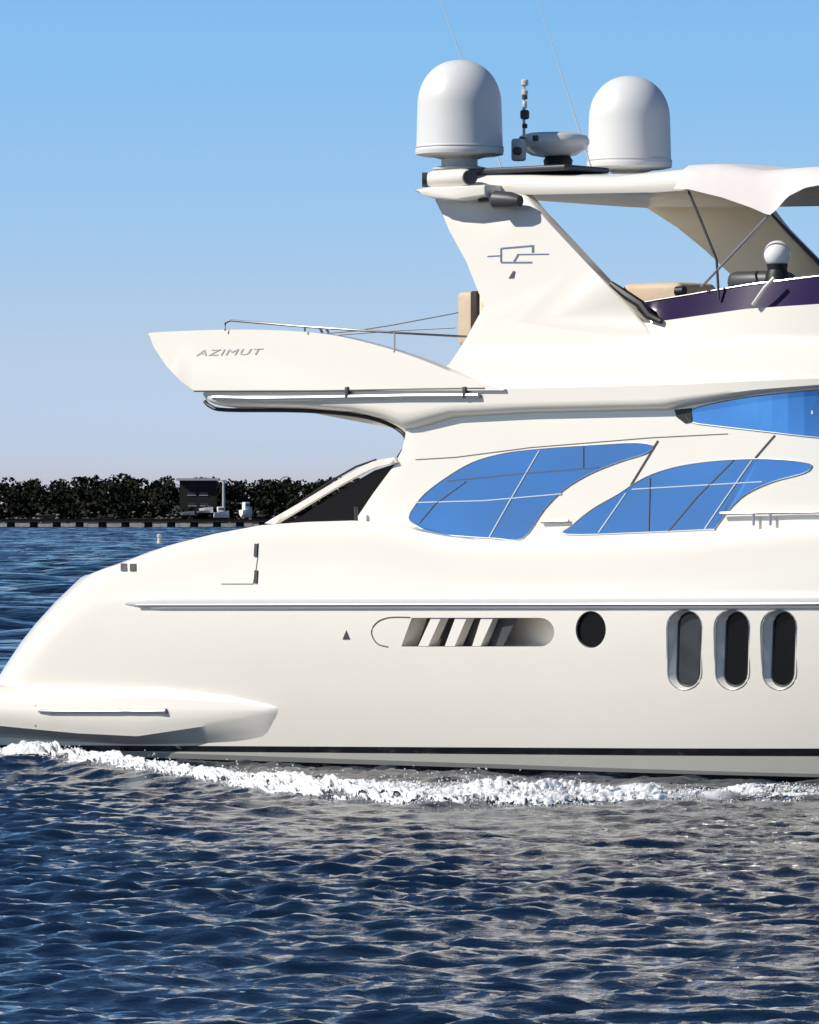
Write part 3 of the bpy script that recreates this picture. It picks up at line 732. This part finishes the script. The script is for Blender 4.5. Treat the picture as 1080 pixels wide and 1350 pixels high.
# inside the hull keep the water low
lx = (GX - ORG.x) * XB.x + (GY - ORG.y) * XB.y; ly = (GX - ORG.x) * YB.x + (GY - ORG.y) * YB.y
inside = (np.abs(ly) < 2.0) & (lx > -6.6) & (lx < 9)
hgt = np.where(inside, -.25, hgt)
fo_ = .5 * fbm(GX * 1.5, GY * .7, 31, 4) + .5 * fbm(GX * 5, GY * 2.6, 33, 3)
foam = np.clip(1 - np.abs(dist - .5) / 1.6, 0, 1) * np.clip((GX + 6.5) / 1.0, 0, 1) * np.clip(1.25 - np.clip(GX - 1.0, 0, 9) * .18, 0, 1)
foam = np.clip((foam * .9 + fo_ - .95) * 3.0, 0, 1)
trail = np.clip(1 - np.abs(dist + 2.2) / 2.8, 0, 1) * np.clip((fbm(GX * 2.2, GY * .55, 77, 4) - .60) * 5, 0, 1) * .35
foam = np.maximum(foam, trail)
ny, nx = GX.shape
co = np.stack([GX, GY, hgt], -1).reshape(-1, 3)
idx = np.arange(ny * nx).reshape(ny, nx)
fc_ = np.stack([idx[:-1, :-1], idx[:-1, 1:], idx[1:, 1:], idx[1:, :-1]], -1).reshape(-1, 4)
def npmesh(name, co, quads):
    me = bpy.data.meshes.new(name); me.vertices.add(len(co)); me.vertices.foreach_set('co', co.astype(np.float32).ravel())
    me.loops.add(len(quads) * 4); me.loops.foreach_set('vertex_index', quads.astype(np.int32).ravel())
    me.polygons.add(len(quads)); me.polygons.foreach_set('loop_start', np.arange(0, len(quads) * 4, 4, dtype=np.int32))
    me.polygons.foreach_set('use_smooth', np.ones(len(quads), dtype=bool)); me.update(); me.validate()
    return me
me = npmesh('sea', co, fc_)
at_ = me.attributes.new('foam', 'FLOAT', 'POINT'); at_.data.foreach_set('value', foam.astype(np.float32).ravel())
chop = np.clip((loc - .15) / .9, 0, 1) * 1.3              # where the mesh is too coarse for the small waves the bump carries them
a2 = me.attributes.new('unresolved_chop', 'FLOAT', 'POINT'); a2.data.foreach_set('value', chop.astype(np.float32).ravel())
sea = bpy.data.objects.new('sea', me); COL.objects.link(sea); tag(sea, 'dark blue choppy sea with the pale hull mirrored in it', 'sea', kind='structure')
def sea_mat():
    m = bpy.data.materials.new('sea_water'); m.use_nodes = True; n = m.node_tree; b = n.nodes['Principled BSDF']
    b.inputs['Roughness'].default_value = .07; b.inputs['IOR'].default_value = 1.33
    a = n.nodes.new('ShaderNodeAttribute'); a.attribute_name = 'foam'
    tcn = n.nodes.new('ShaderNodeTexCoord')
    nz = n.nodes.new('ShaderNodeTexNoise'); nz.inputs['Scale'].default_value = .05; n.links.new(tcn.outputs['Object'], nz.inputs['Vector'])
    base = n.nodes.new('ShaderNodeMix'); base.data_type = 'RGBA'; base.inputs['A'].default_value = (.001, .0055, .016, 1); base.inputs['B'].default_value = (.0013, .009, .028, 1)
    n.links.new(nz.outputs['Fac'], base.inputs['Factor'])
    mx = n.nodes.new('ShaderNodeMix'); mx.data_type = 'RGBA'; n.links.new(a.outputs['Fac'], mx.inputs['Factor']); n.links.new(base.outputs['Result'], mx.inputs['A']); mx.inputs['B'].default_value = (.72, .74, .75, 1)
    n.links.new(mx.outputs['Result'], b.inputs['Base Color'])
    ro = n.nodes.new('ShaderNodeMath'); ro.operation = 'MULTIPLY_ADD'; n.links.new(a.outputs['Fac'], ro.inputs[0]); ro.inputs[1].default_value = .6; ro.inputs[2].default_value = .035; n.links.new(ro.outputs[0], b.inputs['Roughness'])
    mpn = n.nodes.new('ShaderNodeMapping'); mpn.inputs['Scale'].default_value = (1, 1.3, 1); n.links.new(tcn.outputs['Object'], mpn.inputs['Vector'])
    n2 = n.nodes.new('ShaderNodeTexNoise'); n2.inputs['Scale'].default_value = 5.5; n2.inputs['Detail'].default_value = 5; n2.inputs['Roughness'].default_value = .6; n.links.new(mpn.outputs['Vector'], n2.inputs['Vector'])
    bp = n.nodes.new('ShaderNodeBump'); bp.inputs['Strength'].default_value = .35; bp.inputs['Distance'].default_value = .05; n.links.new(n2.outputs['Fac'], bp.inputs['Height'])
    n3 = n.nodes.new('ShaderNodeTexNoise'); n3.inputs['Scale'].default_value = .55; n3.inputs['Detail'].default_value = 4; n.links.new(mpn.outputs['Vector'], n3.inputs['Vector'])
    bq = n.nodes.new('ShaderNodeBump'); bq.inputs['Distance'].default_value = .6
    ch = n.nodes.new('ShaderNodeAttribute'); ch.attribute_name = 'unresolved_chop'; n.links.new(ch.outputs['Fac'], bq.inputs['Strength']); n.links.new(n3.outputs['Fac'], bq.inputs['Height'])
    n.links.new(bp.outputs['Normal'], bq.inputs['Normal']); n.links.new(bq.outputs['Normal'], b.inputs['Normal'])
    return m
me.materials.append(sea_mat())

# churned foam: a lumpy ridge with holes, lying on the crest line
fx = np.arange(-5.6, 6.2, .012); fv = np.arange(-.55, 1.5, .02)
FX, FV = np.meshgrid(fx, fv)
FY = line_y(FX) + FV + .25 * (fbm(FX * .9, FV * 0 + 3, 3, 2) - .5)
env = np.clip((FX + 5.2) / 1.2, 0, 1) * np.interp(FX, [-6, -3.4, -1.6, 0, 1.6, 3, 6], [.2, .6, 1.05, .9, .7, .36, .1])
prof = np.clip(1 - np.abs((FV - .35) / .95), 0, 1) ** .7
lump = .6 * fbm(FX * 3.2, FV * 2.2, 21, 5) + .4 * fbm(FX * 9, FV * 6, 23, 3); big = fbm(FX * 1.0, FV * .7, 51, 3)
fh = env * prof * (.07 + .40 * np.clip(big - .25, 0, 1)) * (.35 + 1.1 * lump)
def samp(Xq, Yq):
    i = np.clip(np.searchsorted(gx, Xq) - 1, 0, nx - 2); j = np.clip(np.searchsorted(gy, Yq) - 1, 0, ny - 2)
    return hgt[j, i]
fine = fbm(FX * 19, FV * 14, 91, 4)
mask = env * prof * 1.0 + (lump - .5) * 1.7 + (big - .5) * 1.3 + (fine - .5) * 1.3 + .12
streak = fbm(FX * 4.0, FV * 12, 95, 4); mask = mask + (streak - .5) * 1.4
fh = fh * np.clip((mask - .30) * 3.5, 0, 1) * (.6 + .8 * fine)
FZ = samp(FX, FY) + fh - .012
keep = mask > .30
FXj = FX + .03 * (fbm(FX * 9, FV * 9, 61, 2) - .5); FYj = FY + .25 * fh * (lump - .5)
m_, k_ = FX.shape; idx = np.arange(m_ * k_).reshape(m_, k_)
q = np.stack([idx[:-1, :-1], idx[:-1, 1:], idx[1:, 1:], idx[1:, :-1]], -1)
kq = keep[:-1, :-1] & keep[1:, 1:] & keep[:-1, 1:] & keep[1:, :-1]
q = q[kq]
fme = npmesh('wake_foam', np.stack([FXj, FYj, FZ], -1).reshape(-1, 3), q)
bm = bmesh.new(); bm.from_mesh(fme); bmesh.ops.delete(bm, geom=[v for v in bm.verts if not v.link_faces], context='VERTS')
bm.to_mesh(fme); bm.free(); fme.polygons.foreach_set('use_smooth', [True] * len(fme.polygons))
# spray: tens of thousands of drops and flecks thrown up from the crest
nd = 42000; dxs = rng.uniform(-5.4, 5.8, nd); dk = np.interp(dxs, [-5.4, -3.4, -1.6, 0, 1.6, 3, 5.8], [.35, .7, 1., .9, .8, .5, .2])
clump = fbm(dxs * 2.0, dxs * 0 + 5, 71, 3); okd = rng.random(nd) < dk * np.clip((clump - .25) * 2.6, .08, 1); dxs, dk, clump = dxs[okd], dk[okd], clump[okd]; nd = len(dxs)
dys = line_y(dxs) + rng.normal(.35, .38, nd); dzs = samp(dxs, dys) + rng.exponential(.032, nd) * dk * (.4 + 1.3 * clump) * np.exp(-((dys - line_y(dxs) - .35) / .8) ** 2)
rad = rng.uniform(.0025, .008, nd)
cube = np.array([(-1, -1, -1), (1, -1, -1), (1, 1, -1), (-1, 1, -1), (-1, -1, 1), (1, -1, 1), (1, 1, 1), (-1, 1, 1)], float)
vv = cube[None] * rad[:, None, None] * rng.uniform(.5, 1.4, (nd, 8, 1)) + np.stack([dxs, dys, dzs], -1)[:, None, :]
cf = np.array([(0, 3, 2, 1), (4, 5, 6, 7), (0, 1, 5, 4), (1, 2, 6, 5), (2, 3, 7, 6), (3, 0, 4, 7)])
spr = npmesh('spray', vv.reshape(-1, 3), (cf[None] + 8 * np.arange(nd)[:, None, None]).reshape(-1, 4))
bm = bmesh.new(); bm.from_mesh(fme); bm.from_mesh(spr); bm.to_mesh(fme); bm.free(); bpy.data.meshes.remove(spr)
fme.materials.append(mat('foam_white', (.80, .815, .82), .8, noise=.08, nscale=8, bump=.6, bscale=25))
fob = bpy.data.objects.new('wake_foam', fme); COL.objects.link(fob); tag(fob, 'churned white wake foam running along the hull', 'foam', kind='stuff')

# ================================================================== THE FAR SHORE
SD = 1300.0; PXM = SD / F                               # metres per pixel out there
def far(px, py, d=SD): return Vector(((px - CX) / F * d, d, CAMH - (py - CYH) / F * d))
bm = bmesh.new()
xs_ = np.linspace(-1500, 1500, 120); prev = None
for x in xs_:
    col = []
    for (d, z) in ((1306, -.6), (1309, .7), (1316, 1.5 + .3 * math.sin(x * .05)), (1340, 3.), (1420, 4.5), (2600, 8.)): col.append(bm.verts.new((x, d + 3 * math.sin(x * .03), z)))
    if prev:
        for k in range(5): bm.faces.new((prev[k], col[k], col[k + 1], prev[k + 1]))
    prev = col
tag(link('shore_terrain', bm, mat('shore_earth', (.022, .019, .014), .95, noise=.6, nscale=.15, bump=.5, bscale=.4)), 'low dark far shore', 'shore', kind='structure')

# wood along the shore: leaf clumps and trunks, one far-off mass
lc, lq, tc_, tq = [], [], [], []
def addtree(x, y, z, h, wd):
    n = int(330 + 60 * rng.random()); c0 = len(lc)
    cl = [(rng.normal(0, wd * .3), rng.normal(0, wd * .3), h * rng.uniform(.35, .88), rng.uniform(.22, .36) * wd) for _ in range(9)]
    for _ in range(n):
        cx, cy, czz, cr = cl[rng.integers(0, 9)]
        v = rng.normal(0, 1, 3); v /= np.linalg.norm(v); rr = cr * rng.uniform(.55, 1.05)
        p = np.array([x + cx + v[0] * rr, y + cy + v[1] * rr, min(z + czz + v[2] * rr * .8, z + h * rng.uniform(.96, 1.0))])
        s = rng.uniform(.22, .52); a = rng.normal(0, 1, 3); a /= np.linalg.norm(a); b = np.cross(a, rng.normal(0, 1, 3)); b /= np.linalg.norm(b)
        i = len(lc); lc.extend([p - a * s - b * s * .6, p + a * s - b * s * .6, p + a * s * .8 + b * s * .6, p - a * s * .8 + b * s * .6]); lq.append((i, i + 1, i + 2, i + 3))
    i = len(tc_); r = .22
    for (zz, k) in ((0, 1), (h * .7, .5)):
        for sx, sy in ((-1, -1), (1, -1), (1, 1), (-1, 1)): tc_.append((x + sx * r * k, y + sy * r * k, z + zz))
    for k in range(4): tq.append((i + k, i + (k + 1) % 4, i + 4 + (k + 1) % 4, i + 4 + k))
x = -330.
while x < 330:
    for rowk in range(3):
        y = 1325 + rowk * 11 + rng.uniform(-4, 4); z = 1.6 + rowk * .7
        top = CAMH + (CYH - 629.5) / F * y + rng.normal(0, .35) + (.25 if x > -78 else -.15)
        if rowk == 0: addtree(x + rng.uniform(-2, 2), 1316, 1.2, rng.uniform(3.0, 5.5), rng.uniform(3.5, 5))
        addtree(x + rng.uniform(-2, 2), y, z, (top - z) * (rng.uniform(.72, 1.0) if rowk < 2 else 1.), rng.uniform(4.5, 6.5))
    x += rng.uniform(3.4, 4.6)
me = npmesh('shore_wood', np.array(lc + [np.array(t) for t in tc_]), np.array(lq + [tuple(k + len(lc) for k in t) for t in tq]))
mi = np.zeros(len(me.polygons), dtype=np.int32); mi[len(lq):] = 1
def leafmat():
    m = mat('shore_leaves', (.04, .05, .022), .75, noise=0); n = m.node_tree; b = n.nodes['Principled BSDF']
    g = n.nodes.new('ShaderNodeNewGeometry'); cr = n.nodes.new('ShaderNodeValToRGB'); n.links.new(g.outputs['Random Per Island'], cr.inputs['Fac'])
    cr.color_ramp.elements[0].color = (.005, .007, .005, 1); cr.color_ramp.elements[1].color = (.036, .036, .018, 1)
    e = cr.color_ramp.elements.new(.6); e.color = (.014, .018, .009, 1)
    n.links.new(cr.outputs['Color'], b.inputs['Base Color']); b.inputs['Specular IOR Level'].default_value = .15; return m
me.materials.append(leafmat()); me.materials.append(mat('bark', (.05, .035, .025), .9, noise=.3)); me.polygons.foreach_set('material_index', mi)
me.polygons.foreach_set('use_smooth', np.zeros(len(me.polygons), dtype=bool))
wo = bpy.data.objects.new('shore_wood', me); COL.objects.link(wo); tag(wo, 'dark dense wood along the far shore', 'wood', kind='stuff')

def box(bm, a, b):                                      # corners
    c = (Vector(a) + Vector(b)) / 2; s = Vector(b) - Vector(a); rbox(bm, c, (abs(s.x), abs(s.y), abs(s.z)), 0)
concrete = mat('concrete', (.50, .50, .49), .85, noise=.7, nscale=.9); wdark = mat('tarred_wood', (.018, .015, .013), .85, noise=.3)
white = mat('white_paint', (.8, .8, .79), .4, noise=.05, nscale=1); roofm = mat('roof_sheet', (.42, .43, .45), .5, noise=.1, nscale=.5)
wallm = mat('stained_wall', (.009, .0085, .008), .85, noise=.4, nscale=.4); blueg = mat('boat_window', (.02, .03, .05), .1, noise=.2)
# low seawall seen between the pier piles
bm = bmesh.new()
for k in range(60):
    x0 = -120 + k * 4.2; box(bm, (x0 + .03, 1303.5, -.5), (x0 + 4.17, 1304.6, .84 + .08 * math.sin(k * 2.1)))
tag(link('seawall', bm, concrete, None, 0), 'low pale concrete seawall at the water behind the pier', 'seawall')
# pier
pier = empty('pier', (far(150, 690, 1296).x, 1296, 0), 0, 'long low dark timber pier on thick piles along the far shore', 'pier')
x0, x1 = far(-60, 690, 1296).x - pier.location.x, far(620, 690, 1296).x - pier.location.x
bm = bmesh.new(); box(bm, (x0, -1.6, 1.15), (x1, 1.6, 1.75)); 
for k in range(46): box(bm, (x0 + k * 2.6, -1.7, 1.76), (x0 + k * 2.6 + 2.4, 1.7, 1.83))
link('deck', bm, wdark, pier, 0)
k = -46
while k < 620:
    p = far(k, 690, 1296); bm = bmesh.new(); lathe(bm, (p.x - pier.location.x, 0, 0), [(1.0, -1.5), (.95, .3), (.9, 1.15)], 12, .8); link('pile', bm, wdark, pier); k += 30.2
# pavilion behind
bl = empty('pavilion', (far(262, 690, 1322).x, 1322, 1.6), 0, 'dark flat roofed pavilion with a pale roof edge among the far trees', 'building')
def fz(py, d): return CAMH + (CYH - py) / F * d
z_r = fz(632, 1314) - 1.6
bm = bmesh.new(); box(bm, (-4.2, -6, 0), (4.4, 2, z_r - .3)); link('wall', bm, wallm, bl, 0)
bm = bmesh.new(); box(bm, (-4.9, -7.4, z_r - .25), (4.9, 3, z_r + .28)); link('roof', bm, roofm, bl, 0)
for (wx, wz) in ((-2.4, .62), (.4, .62), (-2.2, .36), (.6, .36)):
    bm = bmesh.new(); box(bm, (wx, -6.06, z_r * wz), (wx + 1.9, -6.0, z_r * wz + .55)); wn = link('window', bm, blueg, bl, 0)
    bm = bmesh.new(); box(bm, (wx - .1, -6.12, z_r * wz - .18), (wx + 2.0, -6.0, z_r * wz - .03)); link('sill', bm, roofm, wn, 0)
# pale lamp post
p = far(295, 674, 1312); lp = empty('lamp_post', (p.x, 1312, p.z - 1.5), 0, 'tall pale post standing beside the pavilion on the far shore', 'post')
hh = fz(634, 1312) - p.z + 1.5
bm = bmesh.new(); tube(bm, [(0, 0, 0), (0, 0, hh)], [.42, .3], 10); link('pole', bm, roofm, lp)
bm = bmesh.new(); rbox(bm, (0, 0, hh + .1), (1.2, .6, .3), .06); link('lamp_head', bm, roofm, lp)
# white boats laid up behind the pier
def small_boat(px, py, L, Hh, rz, label, cabin):
    p = far(px, py, 1309); o = empty('small_boat', (p.x, 1309, p.z), rz, label, 'boat', 'white boats laid up behind the pier')
    bm = bmesh.new(); rings = []
    for i in range(9):
        t = i / 8; bw = .95 * (1 - t ** 3) + .03; sh = Hh * (.45 + .18 * t)
        rings.append([bm.verts.new((-L / 2 + L * t, s * bw * k, z * sh)) for s, k, z in ((-1, 1, 1), (-1, .8, .45), (1, .05, 0), (1, .8, .45), (1, 1, 1))])
    for a, b in zip(rings, rings[1:]):
        for k in range(4): bm.faces.new((a[k], a[k + 1], b[k + 1], b[k]))
        bm.faces.new((a[4], a[0], b[0], b[4]))
    bm.faces.new(rings[0]); bm.faces.new(rings[-1][::-1]); link('hull', bm, white, o, 40)
    if cabin:
        bm = bmesh.new(); rbox(bm, (-L * .05, 0, Hh * .72), (L * .45, 1.4, Hh * .5), .15); cb = link('cabin', bm, white, o)
        bm = bmesh.new(); rbox(bm, (-L * .05, 0, Hh * .78), (L * .36, 1.42, Hh * .16), 0); link('window', bm, blueg, cb, 0)
    return o
small_boat(247, 679, 3.4, 1.5, 0, 'small low open white boat nearest the pavilion wall', False)
small_boat(273, 676, 3.2, 2.2, -.5, 'white boat lying askew beside the pale post', False)
small_boat(292, 682.5, 3.6, 2.6, .2, 'white cabin boat at the foot of the pale post', True)
small_boat(325, 682, 3.0, 3.6, .6, 'tall white cabin boat farthest from the pavilion', True)
# pale rocks at the waterside
bm = bmesh.new()
for i in range(110):
    p = far(rng.uniform(-60, 420), 0, 1306 + rng.uniform(-1, 5)); t = bmesh.new(); bmesh.ops.create_icosphere(t, subdivisions=1, radius=rng.uniform(.15, .42))
    zr_ = rng.uniform(1.2, 3.6) if i % 2 else rng.uniform(.8, 2.2)
    for v in t.verts: v.co = Vector((v.co.x * 1.6, v.co.y, v.co.z * .7)) * rng.uniform(.75, 1.2) + Vector((p.x, p.y, zr_))
    me_ = bpy.data.meshes.new('t'); t.to_mesh(me_); t.free(); bm.from_mesh(me_); bpy.data.meshes.remove(me_)
tag(link('shore_rocks', bm, mat('shore_rock', (.20, .17, .13), .9, noise=.6, nscale=.25), None, 0), 'pale brown rocks scattered along the far bank', 'rocks', kind='stuff')
